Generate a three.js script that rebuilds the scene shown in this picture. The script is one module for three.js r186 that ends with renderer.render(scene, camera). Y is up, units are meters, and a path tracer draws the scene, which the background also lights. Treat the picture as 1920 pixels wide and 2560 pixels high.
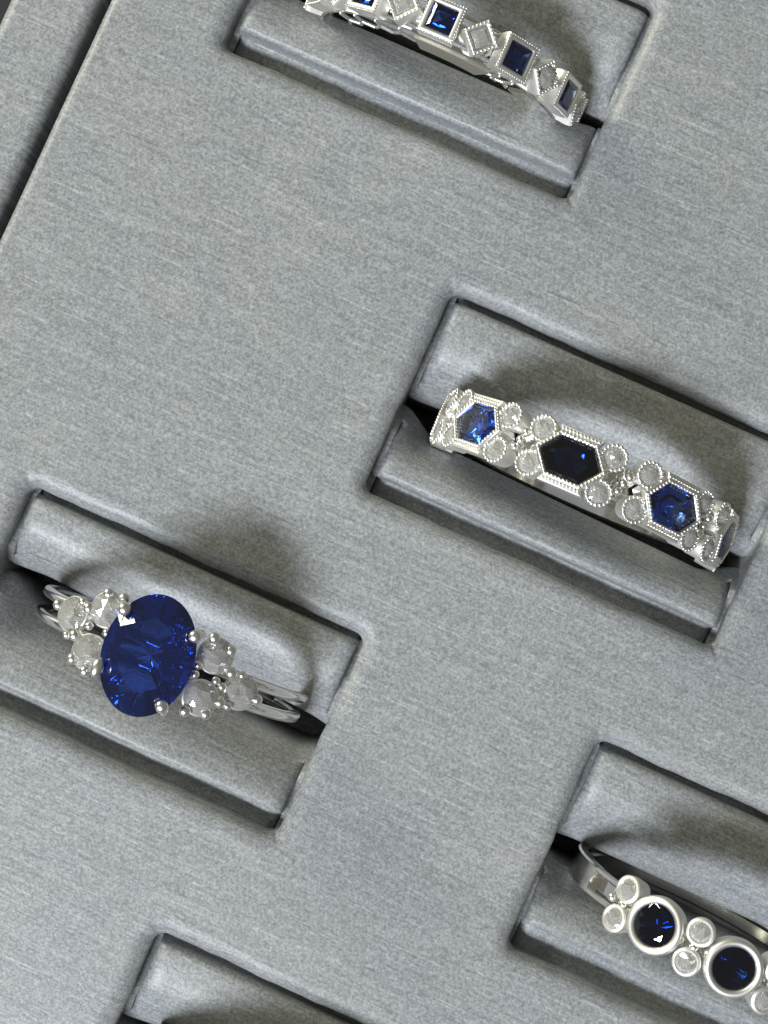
import * as THREE from 'three';
import { mergeGeometries, mergeVertices, toCreasedNormals } from 'three/addons/utils/BufferGeometryUtils.js';
import { RectAreaLightUniformsLib } from 'three/addons/lights/RectAreaLightUniformsLib.js';

// World: x runs along the long side of the ring slots, y is up, z runs towards the lower edge of the picture.
// All shapes are drawn in millimetres and scaled by M. Tray coordinates (u, v) become (x, z) = (u, -v).
const M = 0.001;
const scene = new THREE.Scene();
scene.background = new THREE.Color().setRGB(0.15, 0.146, 0.122);          // dim shop interior all around

// ------------------------------------------------------------------ camera
const camera = new THREE.PerspectiveCamera(2 * Math.atan(1280 / 4000) * 180 / Math.PI, 3 / 4, 0.005, 5);
camera.position.set(26.694 * M, 106.44 * M, 27.289 * M);
camera.quaternion.setFromRotationMatrix(new THREE.Matrix4().makeBasis(
  new THREE.Vector3(0.910459, -0.020793, -0.413077),
  new THREE.Vector3(-0.412036, 0.041185, -0.910236),
  new THREE.Vector3(0.035939, 0.998935, 0.02893)));

const renderer = new THREE.WebGLRenderer({ antialias: true });
renderer.toneMapping = THREE.LinearToneMapping;
renderer.toneMappingExposure = 1.0;
renderer.shadowMap.enabled = true;
renderer.setSize(768, 1024);

// ------------------------------------------------------------------ helpers
const taken = {};
function numbered(name) { const n = taken[name] = (taken[name] ?? -1) + 1; return n ? `${name}_${String(n).padStart(3, '0')}` : name; }
function mulberry(a) { return () => { a |= 0; a = a + 0x6D2B79F5 | 0; let t = Math.imul(a ^ a >>> 15, 1 | a); t = t + Math.imul(t ^ t >>> 7, 61 | t) ^ t; return ((t ^ t >>> 14) >>> 0) / 4294967296; }; }
function mm(geo) { if (!geo.userData.mm) { geo.scale(M, M, M); geo.userData.mm = true; } return geo; }
function thing(name, label, category, pos, group) {
  const o = new THREE.Group(); o.name = numbered(name); o.position.set(pos[0] * M, pos[1] * M, pos[2] * M);
  o.userData = { label, category }; if (group) o.userData.group = group; scene.add(o); return o;
}
function part(name, geo, mat, parent, pos, quat) {
  const m = new THREE.Mesh(mm(geo), mat); m.name = name; m.castShadow = m.receiveShadow = true;
  if (pos) m.position.set(pos[0] * M, pos[1] * M, pos[2] * M);
  if (quat) m.quaternion.copy(quat);
  parent.add(m); return m;
}
const AX = new THREE.Vector3(1, 0, 0), AY = new THREE.Vector3(0, 1, 0), AZ = new THREE.Vector3(0, 0, 1);
const rad = (d) => d * Math.PI / 180;
const turnTo = (deg) => new THREE.Quaternion().setFromAxisAngle(AZ, -rad(deg));
const onRing = (deg, r, z = 0) => [r * Math.sin(rad(deg)), r * Math.cos(rad(deg)), z];

// ------------------------------------------------------------------ lamps (outside the frame)
RectAreaLightUniformsLib.init();
function panelLamp(name, label, at, target, w, h, color, intensity) {
  const g = thing(name, label, 'lamp', at);
  const dir = new THREE.Vector3(target[0] - at[0], target[1] - at[1], target[2] - at[2]).normalize();
  g.quaternion.setFromUnitVectors(new THREE.Vector3(0, 0, -1), dir);
  const box = (bw, bh, bd) => new THREE.BoxGeometry(bw, bh, bd);
  const housing = new THREE.MeshStandardMaterial({ color: 0x5a5c5e, roughness: 0.5, metalness: 0.3 });
  part('housing', box(w + 16, h + 16, 14), housing, g, [0, 0, 12]);
  const glow = new THREE.MeshStandardMaterial({ color: 0xffffff, roughness: 0.6, emissive: new THREE.Color(...color), emissiveIntensity: 1.5 });
  part('lamp_diffuser', box(w, h, 3), glow, g, [0, 0, 3.4]);
  const l = new THREE.RectAreaLight(new THREE.Color(...color), intensity, w * M, h * M);
  l.name = name + '_glow'; l.castShadow = true; g.add(l);
  return g;
}
const MID = [23, 0, 24];
panelLamp('desk_lamp', 'cool white lamp panel on the lower side of the tray', [-130, 560, 470], MID, 300, 90, [0.87, 0.915, 1.0], 76);
panelLamp('case_lamp', 'warm white lamp panel on the left side of the tray', [-370, 165, -120], MID, 150, 120, [1.0, 0.97, 0.74], 20);

// ------------------------------------------------------------------ materials
function leatherette() {
  const N = 2048, PX = 32, rnd = mulberry(7);                    // 32 pixels a millimetre, 64 mm a tile
  const h = new Float32Array(N * N), tone = new Float32Array(N * N);
  const noise = (out, cx, cy, amp) => {                          // smooth noise on a lattice of cx by cy cells, wrapping round
    const g = new Float32Array(cx * cy).map(() => rnd() * 2 - 1);
    const xi = new Int32Array(N), xf = new Float32Array(N);
    for (let x = 0; x < N; x++) { const f = x * cx / N; xi[x] = Math.floor(f); const t = f - xi[x]; xf[x] = t * t * (3 - 2 * t); }
    for (let y = 0; y < N; y++) {
      const f = y * cy / N, y0 = Math.floor(f), t = f - y0, ty = t * t * (3 - 2 * t), r0 = (y0 % cy) * cx, r1 = ((y0 + 1) % cy) * cx;
      for (let x = 0; x < N; x++) {
        const a = xi[x] % cx, b = (a + 1) % cx, k = xf[x];
        out[y * N + x] += amp * ((g[r0 + a] * (1 - k) + g[r0 + b] * k) * (1 - ty) + (g[r1 + a] * (1 - k) + g[r1 + b] * k) * ty);
      }
    }
  };
  noise(h, 640, 640, 1.1); noise(h, 430, 470, 0.6); noise(h, 200, 640, 0.3); noise(h, 32, 700, 0.4); noise(h, 12, 400, 0.2);
  noise(tone, 24, 30, 0.5); noise(tone, 8, 12, 0.5); noise(tone, 16, 300, 0.55);
  for (let k = 0; k < 9000; k++) {                               // brushed hairlines along the slots' long side
    const len = Math.floor((0.5 + rnd() * rnd() * 4.5) * PX), wide = 0.8 + rnd() * 1.0, x0 = Math.floor(rnd() * N), y0 = rnd() * N, a = (rnd() < 0.68 ? 1 : -0.8) * (0.2 + rnd() * rnd() * rnd() * 2.2), sl = (rnd() - 0.5) * 0.03;
    for (let i = 0; i < len; i++) {
      const fade = Math.min(1, i / 8, (len - i) / 8), yc = y0 + sl * i;
      for (let j = -3; j <= 3; j++) { const y = Math.floor(yc) + j, d = (y - yc) / wide; h[((y + N) % N) * N + (x0 + i) % N] += a * fade * Math.exp(-d * d); }
    }
  }
  const col = new Uint8Array(N * N * 4), bump = new Uint8Array(N * N * 4), clamp = (v) => Math.max(0, Math.min(255, Math.round(v)));
  for (let i = 0; i < N * N; i++) {
    const s = Math.max(-1.6, Math.min(2.2, h[i]));
    const v = 146 + 17 * s + 2.5 * tone[i];
    col[i * 4] = clamp(v - 2 + 1.2 * tone[i]); col[i * 4 + 1] = clamp(v + 0.6); col[i * 4 + 2] = clamp(v + 1 - 1.2 * tone[i]); col[i * 4 + 3] = 255;
    const b = clamp(118 + 38 * s); bump[i * 4] = bump[i * 4 + 1] = bump[i * 4 + 2] = b; bump[i * 4 + 3] = 255;
  }
  const tex = (d, srgb) => { const t = new THREE.DataTexture(d, N, N, THREE.RGBAFormat); t.wrapS = t.wrapT = THREE.RepeatWrapping; t.magFilter = THREE.LinearFilter; t.minFilter = THREE.LinearFilter; if (srgb) t.colorSpace = THREE.SRGBColorSpace; t.needsUpdate = true; return t; };
  return new THREE.MeshPhysicalMaterial({ map: tex(col, true), bumpMap: tex(bump), bumpScale: 0.000022, roughness: 0.42, metalness: 0.0, specularIntensity: 0.9 });
}
const M_pad = leatherette();
const M_gold = new THREE.MeshStandardMaterial({ color: new THREE.Color().setRGB(0.92, 0.905, 0.865), metalness: 1, roughness: 0.3 });
const M_goldPolished = new THREE.MeshStandardMaterial({ color: new THREE.Color().setRGB(0.9, 0.885, 0.85), metalness: 1, roughness: 0.1 });
const M_goldSatin = new THREE.MeshStandardMaterial({ color: new THREE.Color().setRGB(0.92, 0.905, 0.86), metalness: 1, roughness: 0.46 });
const M_goldMatteShade = new THREE.MeshStandardMaterial({ color: new THREE.Color().setRGB(0.5, 0.47, 0.39), metalness: 1, roughness: 0.6 });  // gallery plate: its shade is put into this darker gold colour
const M_cup = new THREE.MeshStandardMaterial({ color: new THREE.Color().setRGB(0.93, 0.915, 0.87), metalness: 1, roughness: 0.55 });
const gem = (r, g, b, dist, ior) => new THREE.MeshPhysicalMaterial({ color: 0xffffff, transmission: 1, roughness: 0.0, metalness: 0, ior, thickness: 0.002, attenuationColor: new THREE.Color().setRGB(r, g, b), attenuationDistance: dist });
const M_diamond = gem(0.97, 0.96, 0.93, 0.006, 2.2); M_diamond.transmission = 0.74; M_diamond.color.setRGB(0.95, 0.94, 0.9);
const M_sapphire = gem(0.03, 0.12, 0.7, 0.003, 1.77);
const M_sapphireOval = gem(0.15, 0.35, 0.9, 0.006, 1.77); M_sapphireOval.transmission = 0.95; M_sapphireOval.color.setRGB(0.055, 0.12, 0.46);   // hazy with fine inclusions
const M_sapphireDeep = gem(0.01, 0.05, 0.35, 0.0016, 1.77);
const M_sapphireInk = gem(0.014, 0.06, 0.22, 0.0015, 1.77);
const M_table = new THREE.MeshStandardMaterial({ color: 0x1c1d20, roughness: 0.7 });

// ------------------------------------------------------------------ mesh builders
// A grid of points P[i][j] = [x, y, z] (mm) as one smooth sheet; uv in tiles of 64 mm
function sheet(P, uvOf, closeI = false) {
  const ni = P.length, nj = P[0].length, pos = [], uv = [], idx = [];
  for (let i = 0; i < ni; i++) for (let j = 0; j < nj; j++) { pos.push(...P[i][j]); uv.push(...uvOf(P[i][j], i, j)); }
  const last = closeI ? ni : ni - 1;
  for (let i = 0; i < last; i++) for (let j = 0; j < nj - 1; j++) { const a = i * nj + j, b = ((i + 1) % ni) * nj + j; idx.push(a, b, b + 1, a, b + 1, a + 1); }
  const g = new THREE.BufferGeometry();
  g.setAttribute('position', new THREE.Float32BufferAttribute(pos, 3)); g.setAttribute('uv', new THREE.Float32BufferAttribute(uv, 2)); g.setIndex(idx); g.computeVertexNormals();
  return g;
}
const TILE = 64, flatUv = (p) => [p[0] / TILE, -p[2] / TILE];
// wavy value noise for hand-wrapped edges
const wob = (x, s) => 0.5 * Math.sin(x * 0.71 + s * 2.1) + 0.3 * Math.sin(x * 1.93 + s * 5.3) + 0.2 * Math.sin(x * 4.1 + s * 3.7);

// ------------------------------------------------------------------ the tray
const table = part('table_top', new THREE.BoxGeometry(400, 8, 400), M_table, scene, [23, -24, 24]); table.userData.kind = 'structure';

// slots: [u0, u1, v0, v1], strip = ledge left free on the lower side, slit v at both ends, ring centre and half width
const SLOTS = {
  A: { r: [-0.25, 25.55, 0.05, 14.5], strip: 1.6, sl: [6.35, 6.45], uc: 13.6, hw: 0.8, lowH: 1.9, seed: 1 },
  B: { r: [20.9, 46.5, -23.4, -8.75], strip: 1.25, sl: [-16.35, -17.0], uc: 34.1, hw: 1.9, seed: 2 },
  C: { r: [0.45, 25.2, -46.75, -32.3], strip: 1.25, sl: [-38.25, -39.6], uc: 13.8, hw: 1.75, seed: 3 },
  D: { r: [42.05, 66.5, -47.0, -32.0], strip: 1.85, sl: [-39.7, -39.7], uc: 53.8, hw: 1.3, seed: 4 },
  E: { r: [20.65, 45.1, -70.1, -55.7], strip: 0.9, sl: [-63.1, -63.1], uc: 33.4, hw: 1.5, seed: 5 },
};
const tray = thing('display_tray', 'grey leatherette tray rim along the left side of the ring pad', 'tray', [0, -20, 0]);
const pad = thing('ring_pad', 'brushed grey leatherette pad with staggered slots that hold the rings', 'ring pad', [0, -20, 0]);
const LIFT = 20;                                                  // the groups stand on the table at y = -20
const RIM = 1.2, DROP = 0.95;
function slotLoop(s) {                                            // points round a slot, corner columns marked
  const [u0, u1, v0, v1] = s.r, pts = [], step = 0.55, r = 0.75;
  const side = (ax, ay, bx, by, nx, ny, sd) => {
    const L = Math.hypot(bx - ax, by - ay), ends = [r, r + 0.25], list = [...ends];
    for (let d = r + 0.6; d < L - r - 0.5; d += step) list.push(d);
    for (const e of [...ends].reverse()) list.push(L - e);
    for (const d of list) {
      const t = d / L, w = 0.08 * wob(d * 0.8, sd) * Math.max(0, Math.min(1, (d - r) / 1.5, (L - r - d) / 1.5));
      const c = d === r;
      pts.push({ x: ax + (bx - ax) * t + nx * w, y: ay + (by - ay) * t + ny * w, nx, ny, corner: c, near: Math.min(d, L - d) });
    }
  };
  side(u0, v0, u1, v0, 0, -1, s.seed); side(u1, v0, u1, v1, 1, 0, s.seed + 9); side(u1, v1, u0, v1, 0, 1, s.seed + 17); side(u0, v1, u0, v0, -1, 0, s.seed + 23);
  const n = pts.length, out = [];                                 // corners: a fan of directions about the corner point, folded in along its middle
  pts.forEach((p, i) => {
    if (p.corner) {
      const q = pts[(i + n - 1) % n], a0 = Math.atan2(q.ny, q.nx); let da = Math.atan2(p.ny, p.nx) - a0; if (da < -Math.PI) da += 2 * Math.PI;
      const cx = p.x - r * p.nx, cy = p.y - r * p.ny, fold = [0.0, 0.45, 0.0, 0.25][Math.round((Math.atan2(p.ny + q.ny, p.nx + q.nx) * 180 / Math.PI + 135) / 90)];
      for (let k = 1; k < 12; k++) { const a = a0 + da * k / 12; out.push({ x: cx + r * Math.cos(a), y: cy + r * Math.sin(a), nx: Math.cos(a), ny: Math.sin(a), pinch: Math.max(0, 1 - Math.abs(k - 6) / 1.2) * fold }); }
    }
    out.push({ ...p, pinch: 0 });
  });
  return out;
}
const padShape = new THREE.Shape([new THREE.Vector2(-7.75, -95), new THREE.Vector2(95, -95), new THREE.Vector2(95, 45), new THREE.Vector2(-7.75, 45)]);
const lining = [];
for (const s of Object.values(SLOTS)) {
  const loop = slotLoop(s), K = 9, P = [];
  const hole = new THREE.Path();
  loop.forEach((p, i) => {
    const col = [];
    for (let k = 0; k <= K; k++) {
      const a = k / K * Math.PI / 2, off = RIM * (1 - Math.sin(a)), z = -DROP * (1 - Math.cos(a));
      const pinch = p.pinch;                                      // the covering is cut and folded in at the corners
      col.push([p.x + p.nx * off, z - 0.5 * pinch * Math.sin(2 * a) + LIFT, -(p.y + p.ny * off)]);
    }
    const b = col[K];
    col.push([b[0] + p.nx * 0.05, b[1] - 0.5, b[2] - p.ny * 0.05], [b[0] + p.nx * 0.1, LIFT - 13, b[2] - p.ny * 0.1]);
    P.push(col);
    const x = p.x + p.nx * RIM, y = p.y + p.ny * RIM;
    if (i) hole.lineTo(x, y); else hole.moveTo(x, y);
  });
  padShape.holes.push(hole);
  const g = sheet(P, (p, i) => [(p[0] + loop[i].nx * (p[1] - LIFT)) / TILE, (-p[2] + loop[i].ny * (p[1] - LIFT)) / TILE], true);
  part('slot_rim', g, M_pad, pad);
  const [u0, u1, v0, v1] = s.r;
  const floor = sheet([[[u0 - 1, LIFT - 12.5, -v0 + 1], [u1 + 1, LIFT - 12.5, -v0 + 1]], [[u0 - 1, LIFT - 12.5, -v1 - 1], [u1 + 1, LIFT - 12.5, -v1 - 1]]], flatUv);
  lining.push(floor);
}
{
  const g = new THREE.ShapeGeometry(padShape), p = g.attributes.position, uv = g.attributes.uv;
  for (let i = 0; i < p.count; i++) { uv.setXY(i, p.getX(i) / TILE, p.getY(i) / TILE); p.setXYZ(i, p.getX(i), LIFT, -p.getY(i)); }
  g.computeVertexNormals();
  part('pad_top', g, M_pad, pad);
  part('slot_floor', mergeGeometries(lining), M_pad, pad);
  // rounded left edge of the pad and the tray rim beside it
  const run = []; for (let v = -95; v <= 45; v += 1.0) run.push(v);
  const strip = (prof, sd, amp) => sheet(run.map((v) => prof.map(([u, z], k) => [u + amp * wob(v * 0.35, sd), z + LIFT, -v])), (q, i, j) => [q[0] / TILE, (-q[2]) / TILE]);
  const edge = []; for (let k = 0; k <= 8; k++) { const a = k / 8 * Math.PI / 2; edge.push([-7.75 - 0.72 * Math.sin(a), -0.75 * (1 - Math.cos(a))]); }
  edge.push([-8.48, -1.5], [-8.5, -19.6]);
  part('pad_edge', strip(edge, 0.3, 0.0), M_pad, pad);
  const rim = [[-9.12, -19.6], [-9.14, -1.6]]; for (let k = 0; k <= 8; k++) { const a = k / 8 * Math.PI / 2; rim.push([-9.9 + 0.76 * Math.cos(a), -0.95 + 0.95 * Math.sin(a)]); }
  for (let u = -10.4; u > -13.9; u -= 0.5) rim.push([u, 0.02 * Math.sin((u + 12) * 1.5)]);
  for (let k = 0; k <= 8; k++) { const a = k / 8 * Math.PI / 2; rim.push([-13.9 - 0.9 * Math.sin(a), -0.9 + 0.9 * Math.cos(a)]); }
  rim.push([-14.85, -3], [-14.9, -19.6]);
  part('tray_rim', strip(rim, 0.9, 0.03), M_pad, tray);
  part('tray_floor', new THREE.BoxGeometry(110, 0.8, 141), new THREE.MeshStandardMaterial({ color: 0x222326, roughness: 0.9 }), tray, [40.5, 0.2, 25]);
}
// two padded rolls in each slot; the ring presses them apart
for (const s of Object.values(SLOTS)) {
  const [u0, u1, v0, v1] = s.r;
  const slit = (u) => s.sl[0] + (s.sl[1] - s.sl[0]) * (u - u0) / (u1 - u0);
  const half = (u, sign) => {                                     // the upper roll keeps a straight edge, the lower one gives way to the ring
    const d = Math.abs(u - s.uc), near = Math.min(1, Math.max(0, (13.2 - d) / 3.4)), k = near * near * (3 - 2 * near);
    return sign > 0 ? 0.4 + 0.18 * s.hw * k : 0.35 + (s.hw * 0.95 - 0.35) * k;
  };
  for (const sign of [-1, 1]) {                                   // -1 lower roll, 1 upper roll
    const gap = sign < 0 ? s.strip : 0.42, gl = 0.42, gr = 0.3, cols = [];
    const us = [0, 0.04, 0.12, 0.26, 0.48, 0.8], full = []; for (let d = 1.3; d < u1 - u0 - 1.9; d += 0.5) full.push(d);
    const L = u1 - u0 - gl - gr, list = [[-gl - 0.35, 1], [-0.02, 1], ...us.map((d) => [d, 0]), ...full.map((d) => [d, 0]), ...[...us].reverse().map((d) => [L - d, 0]), [L + 0.02, 1], [L + gr + 0.35, 1]];
    for (const [d, deep] of list) {
      const u = u0 + gl + d, e = Math.max(0, Math.min(d, L - d)), round = e < 0.85 ? 0.75 * (1 - Math.sqrt(1 - (1 - e / 0.85) ** 2)) : 0;
      const wall = sign < 0 ? v0 : v1, inn = slit(u) + sign * half(u, sign), W = Math.abs(inn - wall) - gap, col = [];
      const put = (t, z) => {                                     // t: mm from the outer edge of the roll
        const y = deep ? Math.min(-1.9, z) : z - (z > -2.5 ? round : 0) + 0.03 * wob(u * 0.6 + t, s.seed + sign) * Math.min(1, t);
        col.push([u, y + LIFT, -(wall - sign * (gap + t))]);
      };
      if (sign < 0) {
        put(-gap - 0.4, -2.25); put(-gap + 0.02, -2.2); put(-gap * 0.5, -2.1); put(-0.12, -2.02); put(-0.03, -1.96); put(0.0, -1.7); put(0.02, -0.95); put(0.06, -0.72); put(0.14, -0.6); put(0.3, -0.5);
      } else {
        put(-gap - 0.35, -2.0); put(-0.03, -1.95); put(0.0, -1.55); put(0.04, -1.15); put(0.1, -0.88); put(0.2, -0.7); put(0.36, -0.56);
      }
      const t0 = sign < 0 ? 0.42 : 0.62, H = sign < 0 ? s.lowH ?? 3.7 : 3.3, z0 = sign < 0 ? -0.46 : -0.46;
      for (let k = 0; k <= 22; k++) { const x = k / 22; put(t0 + (W - t0) * x, z0 - H * x ** (sign < 0 ? 1.9 : 3.0)); }
      put(W + 0.08, z0 - H - 1.2); put(W + 0.1, -11.5);
      cols.push(col);
    }
    const arc = cols.map((c) => { let l = 0; return c.map((p, j) => { if (j) l += Math.hypot(p[1] - c[j - 1][1], p[2] - c[j - 1][2]); return l; }); });
    const g = sheet(cols, (p, i, j) => [p[0] / TILE + 0.13 * s.seed, -sign * arc[i][j] / TILE + 0.21 * s.seed + 0.37 * sign]);
    const r = part('padded_roll', g, M_pad, pad);
  }
}

// ------------------------------------------------------------------ jewellery pieces
// Convex polygon offset with mitred corners; y of the shape is z of the piece
function offsetPoly(poly, d) {
  const n = poly.length, out = [];
  for (let i = 0; i < n; i++) {
    const p = poly[(i + n - 1) % n], q = poly[i], r = poly[(i + 1) % n];
    const n1 = norm(p, q), n2 = norm(q, r), k = 1 + n1[0] * n2[0] + n1[1] * n2[1];
    out.push([q[0] + d * (n1[0] + n2[0]) / k, q[1] + d * (n1[1] + n2[1]) / k]);
  }
  return out;
}
function norm(a, b) { const dx = b[0] - a[0], dy = b[1] - a[1], l = Math.hypot(dx, dy); return [dy / l, -dx / l]; }   // outward for counter-clockwise
function bezelGeo(poly, prof, crease = 0.7) {                     // prof: [offset outwards, y] from the inside over the rim to the outside
  const P = poly.map((_, i) => prof.map(([d, y]) => { const q = offsetPoly(poly, d)[i]; return [q[0], y, q[1]]; }));
  const g = sheet(P, () => [0, 0], true);
  return toCreasedNormals(g, crease);
}
function flatFaces(tris, center = [0, 0, 0]) {                    // triangles turned outwards, flat shaded
  const pos = [];
  for (const [a, b, c] of tris) {
    const A = new THREE.Vector3(...a), B = new THREE.Vector3(...b), C = new THREE.Vector3(...c);
    const nn = B.clone().sub(A).cross(C.clone().sub(A)), mid = A.clone().add(B).add(C).divideScalar(3).sub(new THREE.Vector3(...center));
    if (nn.lengthSq() < 1e-16) continue;
    pos.push(...a, ...(nn.dot(mid) > 0 ? [...b, ...c] : [...c, ...b]));
  }
  const g = new THREE.BufferGeometry(); g.setAttribute('position', new THREE.Float32BufferAttribute(pos, 3)); g.computeVertexNormals();
  g.setAttribute('uv', new THREE.Float32BufferAttribute(new Float32Array(pos.length / 3 * 2), 2));
  return g;
}
function brilliant(rx, rz, crown, pav, tableR = 0.56, seed = 0, sub = 1, jit = 0) {
  const rnd = mulberry(91 + seed), P = (deg, r, y) => [rx * r * Math.cos(rad(deg)), y, rz * r * Math.sin(rad(deg))], T = [], S = [], L = [], tris = [];
  for (let i = 0; i < 8; i++) { T.push(P(i * 45, tableR * (1 + jit * (rnd() - 0.5)), crown * (1 + jit * (rnd() - 0.5)))); S.push(P(i * 45 + 22.5, 0.5 + tableR / 2, crown * (0.52 + (0.08 + jit) * (rnd() - 0.5)))); L.push(P(i * 45 + 22.5, 0.24, -pav * (0.78 + 0.04 * rnd()))); }
  const G = (deg) => P(deg, 1, 0), C = [0, -pav, 0], top = [rx * 0.3 * jit * (rnd() - 0.5), crown * (1 + 0.5 * jit), rz * 0.3 * jit * (rnd() - 0.5)];
  for (let i = 0; i < 8; i++) {
    const j = (i + 1) % 8, k = (i + 7) % 8, d = i * 45;
    tris.push([top, T[i], T[j]], [T[i], T[j], S[i]], [T[i], S[i], G(d)], [T[i], G(d), S[k]], [C, L[i], G(d)], [C, G(d), L[k]]);
    for (let m = 0; m < 2 * sub; m++) { const e = d + m * 22.5 / sub, f = d + (m + 1) * 22.5 / sub; tris.push([S[i], G(e), G(f)], [L[i], G(e), G(f)]); }
  }
  return flatFaces(tris);
}
function polyGem(poly, crown, pav, tableR = 0.66, steps = 1) {     // straight-sided stones: table, one crown step, pavilion with broken facets
  const n = poly.length, at = (p, r, y) => [p[0] * r, y, p[1] * r], tris = [], C = [0, -pav, 0], top = [0, crown, 0];
  for (let i = 0; i < n; i++) {
    const p = poly[i], q = poly[(i + 1) % n], m = [(p[0] + q[0]) / 2, (p[1] + q[1]) / 2];
    const Tp = at(p, tableR, crown), Tq = at(q, tableR, crown), Gp = at(p, 1, 0), Gq = at(q, 1, 0), Mc = at(m, 0.86, crown * 0.5);
    tris.push([top, Tp, Tq], [Tp, Tq, Mc], [Tp, Mc, Gp], [Tq, Mc, Gq], [Mc, Gp, Gq]);
    const A = at(m, 0.62, -pav * 0.52), B = at(p, 0.55, -pav * 0.55), B2 = at(q, 0.55, -pav * 0.55);
    tris.push([Gp, Gq, A], [Gp, A, B], [Gq, A, B2], [A, B, C], [A, B2, C]);
  }
  return flatFaces(tris, [0, -0.1 * pav, 0]);
}
const circle = (r, n = 36, rz = r) => Array.from({ length: n }, (_, i) => [r * Math.cos(i / n * 2 * Math.PI), rz * Math.sin(i / n * 2 * Math.PI)]);
function along(poly, step) {                                      // evenly spaced points round a polygon
  const out = [], n = poly.length;
  for (let i = 0; i < n; i++) { const a = poly[i], b = poly[(i + 1) % n], l = Math.hypot(b[0] - a[0], b[1] - a[1]), k = Math.max(1, Math.round(l / step)); for (let j = 0; j < k; j++) out.push([a[0] + (b[0] - a[0]) * j / k, a[1] + (b[1] - a[1]) * j / k]); }
  return out;
}
function beads(pts, y, r) {
  const one = new THREE.IcosahedronGeometry(r, 1); return mergeGeometries(pts.map(([x, z]) => mergeVertices(one.clone().deleteAttribute('uv').deleteAttribute('normal')).translate(x, y, z)).map((g) => { g.computeVertexNormals(); return g; }));
}
function bandGeo(rIn, rOut, hw, a0 = -180, a1 = 180, z0 = 0, bev = 0.12) {   // a bent bar of rectangular section with eased edges
  const prof = [[rIn, -hw + bev], [rIn + bev, -hw], [rOut - bev, -hw], [rOut, -hw + bev], [rOut, hw - bev], [rOut - bev, hw], [rIn + bev, hw], [rIn, hw - bev], [rIn, -hw + bev]];
  const n = Math.max(6, Math.ceil((a1 - a0) / 3.5)), P = [];
  for (let i = 0; i <= n; i++) { const a = rad(a0 + (a1 - a0) * i / n); P.push(prof.map(([r, z]) => [r * Math.sin(a), r * Math.cos(a), z + z0])); }
  const parts = [sheet(P, () => [0, 0])];
  if (a1 - a0 < 359) for (const col of [P[0], P[n]]) { const c = col.slice(0, 8).reduce((s, p) => s.map((v, k) => v + p[k] / 8), [0, 0, 0]); const cap = [[], []]; for (const p of col) { cap[0].push(p); cap[1].push(c); } parts.push(sheet(cap, () => [0, 0])); }
  return toCreasedNormals(mergeGeometries(parts), 0.6);
}
function ringThing(name, label, at, lean, yaw = 0) {
  const g = thing(name, label, 'ring', at, 'rings in the padded slots');
  g.quaternion.setFromEuler(new THREE.Euler(rad(lean), rad(yaw), 0, 'YXZ'));
  return g;
}

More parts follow.
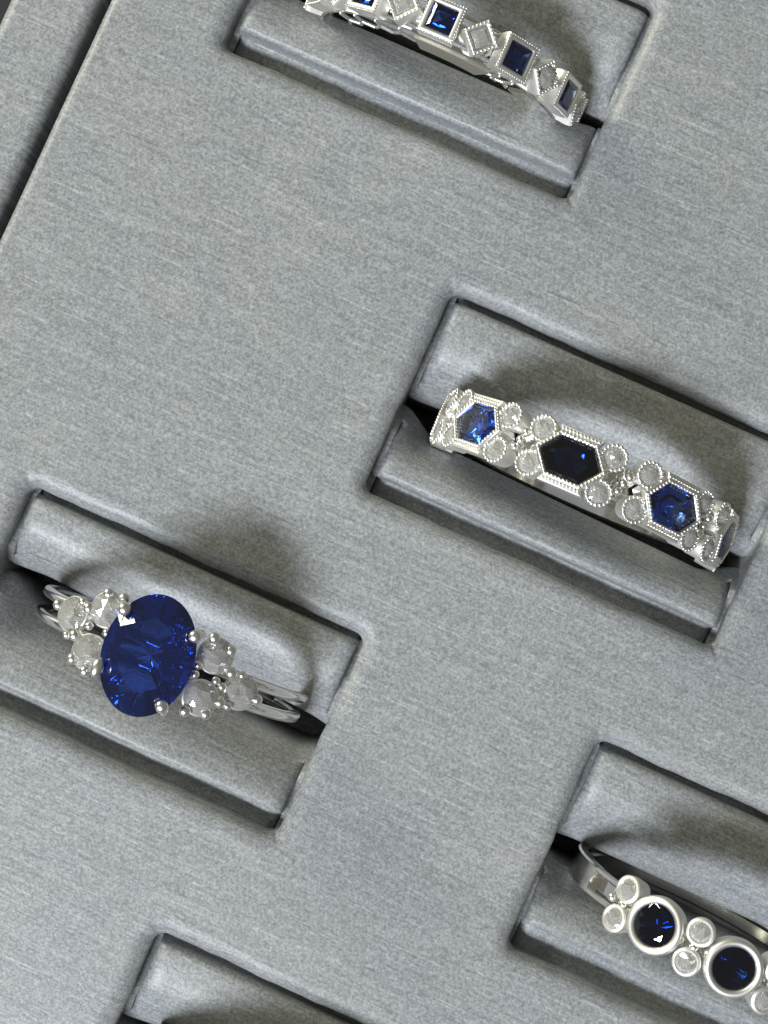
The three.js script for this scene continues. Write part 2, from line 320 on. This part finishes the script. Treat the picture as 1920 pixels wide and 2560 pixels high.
// ---- ring with square sapphires and small diamonds set corner-wise (top slot)
{
  const ring = ringThing('sapphire_ring', 'white gold ring alternating square sapphires and corner-set square diamonds, in the top slot', [13.62, -2.9, -6.23], 5, 0);
  part('shank', bandGeo(8.2, 8.8, 0.6), M_goldPolished, ring);
  const sq = (h) => [[h, -h], [h, h], [-h, h], [-h, -h]];
  const rot45 = (h) => [[h, 0], [0, h], [-h, 0], [0, -h]];
  const ccw = (p) => { let a = 0; p.forEach((q, i) => { const r = p[(i + 1) % p.length]; a += q[0] * r[1] - r[0] * q[1]; }); return a > 0 ? p : [...p].reverse(); };
  const S = ccw(sq(0.83)), Dm = ccw(rot45(0.86));
  const bezelS = bezelGeo(S, [[-0.05, -1.0], [-0.02, -0.2], [0.0, -0.02], [0.06, 0.06], [0.16, 0.09], [0.28, 0.06], [0.36, -0.03], [0.38, -0.5], [0.3, -1.35]]);
  const bezelD = bezelGeo(Dm, [[-0.12, -0.9], [-0.06, -0.2], [0.0, -0.05], [0.05, 0.03], [0.13, 0.06], [0.22, 0.03], [0.28, -0.06], [0.28, -0.4], [0.2, -1.3]]);
  const milD = beads(along(offsetPoly(Dm, 0.18), 0.26), 0.05, 0.105), milS = beads(along(offsetPoly(S, 0.34), 0.2), 0.0, 0.07);
  const gemS = polyGem(S, 0.16, 0.75, 0.7), gemD = polyGem(offsetPoly(Dm, -0.04), 0.24, 0.7, 0.5);
  const gemA = brilliant(0.72, 0.72, 0.28, 0.7, 0.5, 5, 1, 0.45);
  for (let k = -3; k <= 3; k++) {
    const a = 31.2 * k, q = turnTo(a);
    const b = part('square_bezel', bezelS, M_goldSatin, ring, onRing(a, 10.15), q); part('milgrain', milS, M_gold, b);
    part('sapphire', gemS, M_sapphireDeep, ring, onRing(a, 10.13), q);
    if (k < 3) {
      const a2 = a + 15.6, q2 = turnTo(a2), d = part('diamond_bezel', bezelD, M_cup, ring, onRing(a2, 10.1), q2); part('milgrain', milD, M_gold, d);
      part('diamond', k === 1 ? gemA : gemD, M_diamond, ring, onRing(a2, k === 1 ? 10.16 : 10.08), q2);
    }
  }
  // openwork side of the ring below the stones
  part('gallery_panel', bandGeo(6.3, 8.75, 0.12, -9, 27, 1.32, 0.04), M_goldMatteShade, ring);
  part('gallery_panel', bandGeo(7.0, 8.75, 0.12, 48, 100, 1.15, 0.04), M_goldPolished, ring);
  part('gallery_rail', bandGeo(8.7, 8.95, 0.12, -100, 100, 1.05, 0.05), M_goldPolished, ring);
  part('gallery_rail', bandGeo(8.7, 8.95, 0.12, -100, 100, -1.05, 0.05), M_goldPolished, ring);
  for (const [a, w] of [[-16, 0.34], [-28, 0.2], [-40, 0.22], [-50, 0.22], [31, 0.2], [38, 0.26]]) {
    const leg = (x0, y0, x1, y1, t) => { const g = new THREE.CapsuleGeometry(t, Math.hypot(x1 - x0, y1 - y0), 4, 8); g.rotateZ(-Math.atan2(x1 - x0, y1 - y0)); g.translate((x0 + x1) / 2, (y0 + y1) / 2, 1.28); return g; };
    part('gallery_strut', mergeGeometries([leg(0, 8.9, -0.1, 8.0, 0.12), leg(-0.1, 8.05, -0.5 - w, 7.5, 0.13), leg(-0.1, 8.05, 0.35 + w, 7.45, 0.13)]), M_gold, ring, [0, 0, 0], turnTo(a));
  }
}

// ---- ring with hexagonal sapphires and round milgrain diamonds (slot on the right)
{
  const ring = ringThing('sapphire_ring', 'white gold band of hexagonal sapphires with clusters of four round diamonds between them', [34.1, -1.5, 16.75], 0.5, 0);
  part('shank', bandGeo(8.2, 8.9, 1.2), M_goldPolished, ring);
  const hex = [[2.02, 0], [1.08, 1.2], [-1.08, 1.2], [-2.02, 0], [-1.08, -1.2], [1.08, -1.2]];
  const bez = bezelGeo(hex, [[-0.1, -1.2], [-0.04, -0.25], [0, -0.03], [0.05, 0.05], [0.14, 0.08], [0.26, 0.06], [0.33, -0.02], [0.34, -0.5], [0.3, -1.4]]);
  const mil = beads(along(offsetPoly(hex, 0.15), 0.25), 0.1, 0.125);
  const barGeo = toCreasedNormals(new THREE.ExtrudeGeometry(new THREE.Shape([[-1.35, -0.18], [1.35, -0.18], [1.2, 0.14], [-1.2, 0.14]].map((p) => new THREE.Vector2(...p))), { depth: 0.9, bevelEnabled: true, bevelSize: 0.09, bevelThickness: 0.09, bevelSegments: 3 }).rotateX(-Math.PI / 2).translate(0, -0.98, 0), 0.5);
  const gemH = polyGem(hex, 0.2, 1.1, 0.72), gemB = (() => { const g = brilliant(1.98, 1.28, 0.22, 1.1, 0.5, 3); return g; })();
  const cup = bezelGeo(circle(0.64, 24), [[-0.4, -0.75], [-0.12, -0.3], [0, -0.06], [0.03, 0.02], [0.1, 0.06], [0.18, 0.02], [0.21, -0.08], [0.2, -0.4], [0.1, -1.35]]);
  const milC = beads(along(circle(0.78, 18), 9), 0.06, 0.13), gemC = [1, 2, 3, 4, 5].map((k) => brilliant(0.65, 0.65, 0.26, 0.68, 0.5, k, 1, 0.45));
  const bead = new THREE.SphereGeometry(0.3, 12, 8);
  const stone = [M_sapphireDeep, M_sapphire, M_sapphireInk, M_sapphire, M_sapphireDeep];
  const beadBar = beads(Array.from({ length: 11 }, (_, i) => [-1.2 + 0.24 * i, 0]), 0.02, 0.1);
  for (let k = -2; k <= 2; k++) {
    const a = -10.3 + 40.3 * k, q = turnTo(a), yA = 10.4;
    const b = part('hexagonal_bezel', bez, M_gold, ring, onRing(a, yA), q); part('milgrain', mil, M_gold, b);
    part('sapphire', gemH, stone[k + 2], ring, onRing(a, yA - 0.02), q);
    for (const sz of [-1, 1]) { const e = part('edge_bar', barGeo, M_goldSatin, ring, onRing(a, yA, sz * 1.62), sz > 0 ? q : q.clone().multiply(new THREE.Quaternion().setFromAxisAngle(AY, Math.PI))); part('milgrain', beadBar, M_gold, e, [0, 0.02, 0]); }
    for (const sa of [-1, 1]) for (const sz of [-1, 1]) {
      const a2 = a + sa * 13.2, q2 = turnTo(a2), c = part('round_bezel', cup, M_cup, ring, onRing(a2, 10.3, sz * 1.17), q2);
      part('milgrain', milC, M_gold, c);
      part('diamond', gemC[(3 * k + 12 + 2 * sa + (sz > 0 ? 1 : 0)) % 5], M_diamond, ring, onRing(a2, 10.3, sz * 1.17), q2.clone().multiply(new THREE.Quaternion().setFromAxisAngle(AY, 0.9 * k + sa + sz * 0.4)));
    }
    for (const [da, z] of [[20.15, 0], [19.2, 0.55], [21.2, -0.55]]) part('grain', bead, M_gold, ring, onRing(a + da, 10.05, z));
  }
}

// ---- ring with one large oval sapphire and two trefoils of diamonds (left slot)
{
  const ring = ringThing('sapphire_ring', 'white gold ring with one large oval sapphire between two trefoils of diamonds', [13.75, -1.75, 38.75], -2.2, 1.5);
  for (const z of [-0.72, 0.72]) part('shank_wire', new THREE.TorusGeometry(9.25, 0.42, 14, 120).scale(1, 1, 0.9), M_goldPolished, ring, [0, 0, z]);
  part('shank', bandGeo(8.85, 9.55, 0.9, 125, 235), M_goldPolished, ring);
  const tilt = new THREE.Quaternion().setFromAxisAngle(AY, rad(5.5));
  const oval = part('oval_sapphire', brilliant(2.85, 3.8, 0.7, 1.75, 0.62, 11, 4), M_sapphireOval, ring, [0, 11.0, 0], tilt);
  oval.userData.label = 'large oval deep blue sapphire';
  const basket = bezelGeo(circle(2.2, 40, 3.1), [[-0.1, -0.15], [0.0, 0], [0.15, 0.05], [0.28, 0], [0.3, -0.3], [0.05, -0.35], [-0.1, -0.15]]);
  part('basket', basket, M_gold, ring, [0, 10.2, 0], tilt);
  part('basket', bezelGeo(circle(1.5, 40, 2.2), [[-0.1, -0.15], [0.0, 0], [0.15, 0.05], [0.28, 0], [0.3, -0.3], [0.05, -0.35], [-0.1, -0.15]]), M_gold, ring, [0, 9.4, 0], tilt);
  const claw = (x, z, flat) => {
    const c = new THREE.CatmullRomCurve3([new THREE.Vector3(x * 0.55, 9.2, z * 0.55), new THREE.Vector3(x * 0.96, 10.4, z * 0.96), new THREE.Vector3(x * 1.06, 11.05, z * 1.06), new THREE.Vector3(x * 0.98, 11.4, z * 0.98)]);
    const tip = new THREE.SphereGeometry(0.42, 16, 12).scale(flat ? 0.9 : 1, 0.8, flat ? 1.5 : 1).translate(x * 0.95, 11.46, z * 0.95);
    part('claw', mergeGeometries([new THREE.TubeGeometry(c, 14, 0.27, 10), tip]), M_gold, ring);
  };
  claw(-2.5, -2.15, false); claw(2.35, -2.3, false); claw(2.15, 2.6, false); claw(-2.62, 1.95, true);
  const gemT = [0, 1, 2, 3, 4, 5].map((k) => brilliant(1.08, 1.08, 0.5, 0.95, 0.5, 20 + k, 2, 0.4));
  const cupT = bezelGeo(circle(1.0, 28), [[-0.62, -1.1], [-0.15, -0.4], [0.02, -0.1], [0.08, -0.03], [0.16, -0.09], [0.14, -0.5], [-0.3, -1.4]]);
  const grain = new THREE.SphereGeometry(0.37, 14, 10).scale(1, 0.85, 1), small = new THREE.SphereGeometry(0.28, 12, 8);
  const spots = [[-5.75, -0.35], [-3.65, -1.5], [-3.7, 1.35], [3.7, -1.5], [3.85, 1.25], [5.95, 0.05]];
  spots.forEach(([x, z], i) => {
    const a = Math.asin(x / 10.3) * 180 / Math.PI, q = turnTo(a * 0.85), y = Math.sqrt(10.3 ** 2 - x * x) + 0.1;
    part('diamond_cup', cupT, M_cup, ring, [x, y, z], q);
    part('diamond', gemT[i], M_diamond, ring, [x, y, z], q.clone().multiply(new THREE.Quaternion().setFromAxisAngle(AY, 0.7 * i)));
  });
  const g = (x, z, s) => part('grain', s ? small : grain, M_gold, ring, [x, Math.sqrt(10.3 ** 2 - x * x) + 0.32, z]);
  for (const [x, z] of [[-6.85, -0.5], [6.95, 0.1], [-4.9, 0.75], [-4.75, -1.15], [4.95, -0.9], [5.0, 1.05], [-3.3, 2.45], [-4.4, 2.1], [-3.9, -2.45], [-2.85, -2.55], [3.2, -2.5], [4.4, -2.15], [3.3, 2.3], [4.5, 2.0]]) g(x, z, false);
  for (const [x, z] of [[-4.25, -0.15], [4.3, -0.1], [-5.4, 0.95], [5.5, 1.1], [-5.3, -1.35], [5.6, -1.0], [-3.0, -0.2], [3.0, 0.0], [2.95, -0.6], [4.75, 0.1]]) g(x, z, true);
}

// ---- ring with round bezel-set sapphires and pairs of small diamonds (slot at the lower right)
{
  const ring = ringThing('sapphire_ring', 'white gold ring of round bezel-set sapphires with pairs of small diamonds between them', [53.7, -1.45, 40.35], 2.5, -1.5);
  part('shank', bandGeo(8.6, 9.0, 0.5), M_goldPolished, ring);
  part('shank', bandGeo(9.0, 9.75, 0.95, 66, 294), M_goldPolished, ring);
  for (const z of [-0.75, 0.75]) part('shoulder_rail', bandGeo(9.1, 9.65, 0.14, -90, -52, z, 0.05), M_gold, ring);
  const big = bezelGeo(circle(1.3, 48), [[-0.15, -1.1], [-0.02, -0.2], [0, -0.02], [0.06, 0.06], [0.18, 0.13], [0.32, 0.14], [0.44, 0.07], [0.5, -0.05], [0.5, -0.6], [0.3, -1.5]]);
  const little = bezelGeo(circle(0.6, 32), [[-0.4, -0.75], [-0.1, -0.3], [0, -0.06], [0.04, 0.03], [0.12, 0.08], [0.2, 0.06], [0.28, -0.03], [0.28, -0.5], [0.1, -1.5]]);
  const gemBig = brilliant(1.32, 1.32, 0.24, 1.15, 0.62, 31, 3), gemL = [0, 1, 2, 3, 4].map((k) => brilliant(0.62, 0.62, 0.24, 0.6, 0.5, 40 + k, 1, 0.45));
  const joint = new THREE.SphereGeometry(0.34, 14, 10);
  for (let k = -1; k <= 1; k++) {
    const a = 29.6 * k, q = turnTo(a);
    part('round_bezel', big, M_goldSatin, ring, onRing(a, 10.3), q);
    part('sapphire', gemBig, M_sapphireInk, ring, onRing(a, 10.27), q.clone().multiply(new THREE.Quaternion().setFromAxisAngle(AY, k * 0.3)));
  }
  for (let k = -2; k <= 1; k++) {
    const a = 14.8 + 29.6 * k, q = turnTo(a);
    for (const sz of [-1, 1]) {
      part('diamond_bezel', little, M_cup, ring, onRing(a, 10.25, sz * 1.0), q);
      part('diamond', gemL[(2 * k + (sz > 0 ? 1 : 0) + 5) % 5], M_diamond, ring, onRing(a, 10.25, sz * 1.0), q.clone().multiply(new THREE.Quaternion().setFromAxisAngle(AY, k + sz)));
    }
    part('joint', joint, M_gold, ring, onRing(a, 9.95, 0));
    for (const d of [-5.5, 5.5]) part('joint', joint, M_gold, ring, onRing(a + d, 9.95, 0));
  }
}

// ---- the ring of the lowest slot stands below the frame; its shadow reaches into the picture
{
  const ring = ringThing('gold_ring', 'plain white gold band in the lowest slot, cut off by the frame', [33.4, -1.4, 63.3], 0, 0);
  part('shank', bandGeo(9.0, 10.2, 1.6), M_goldPolished, ring);
}

renderer.render(scene, camera);
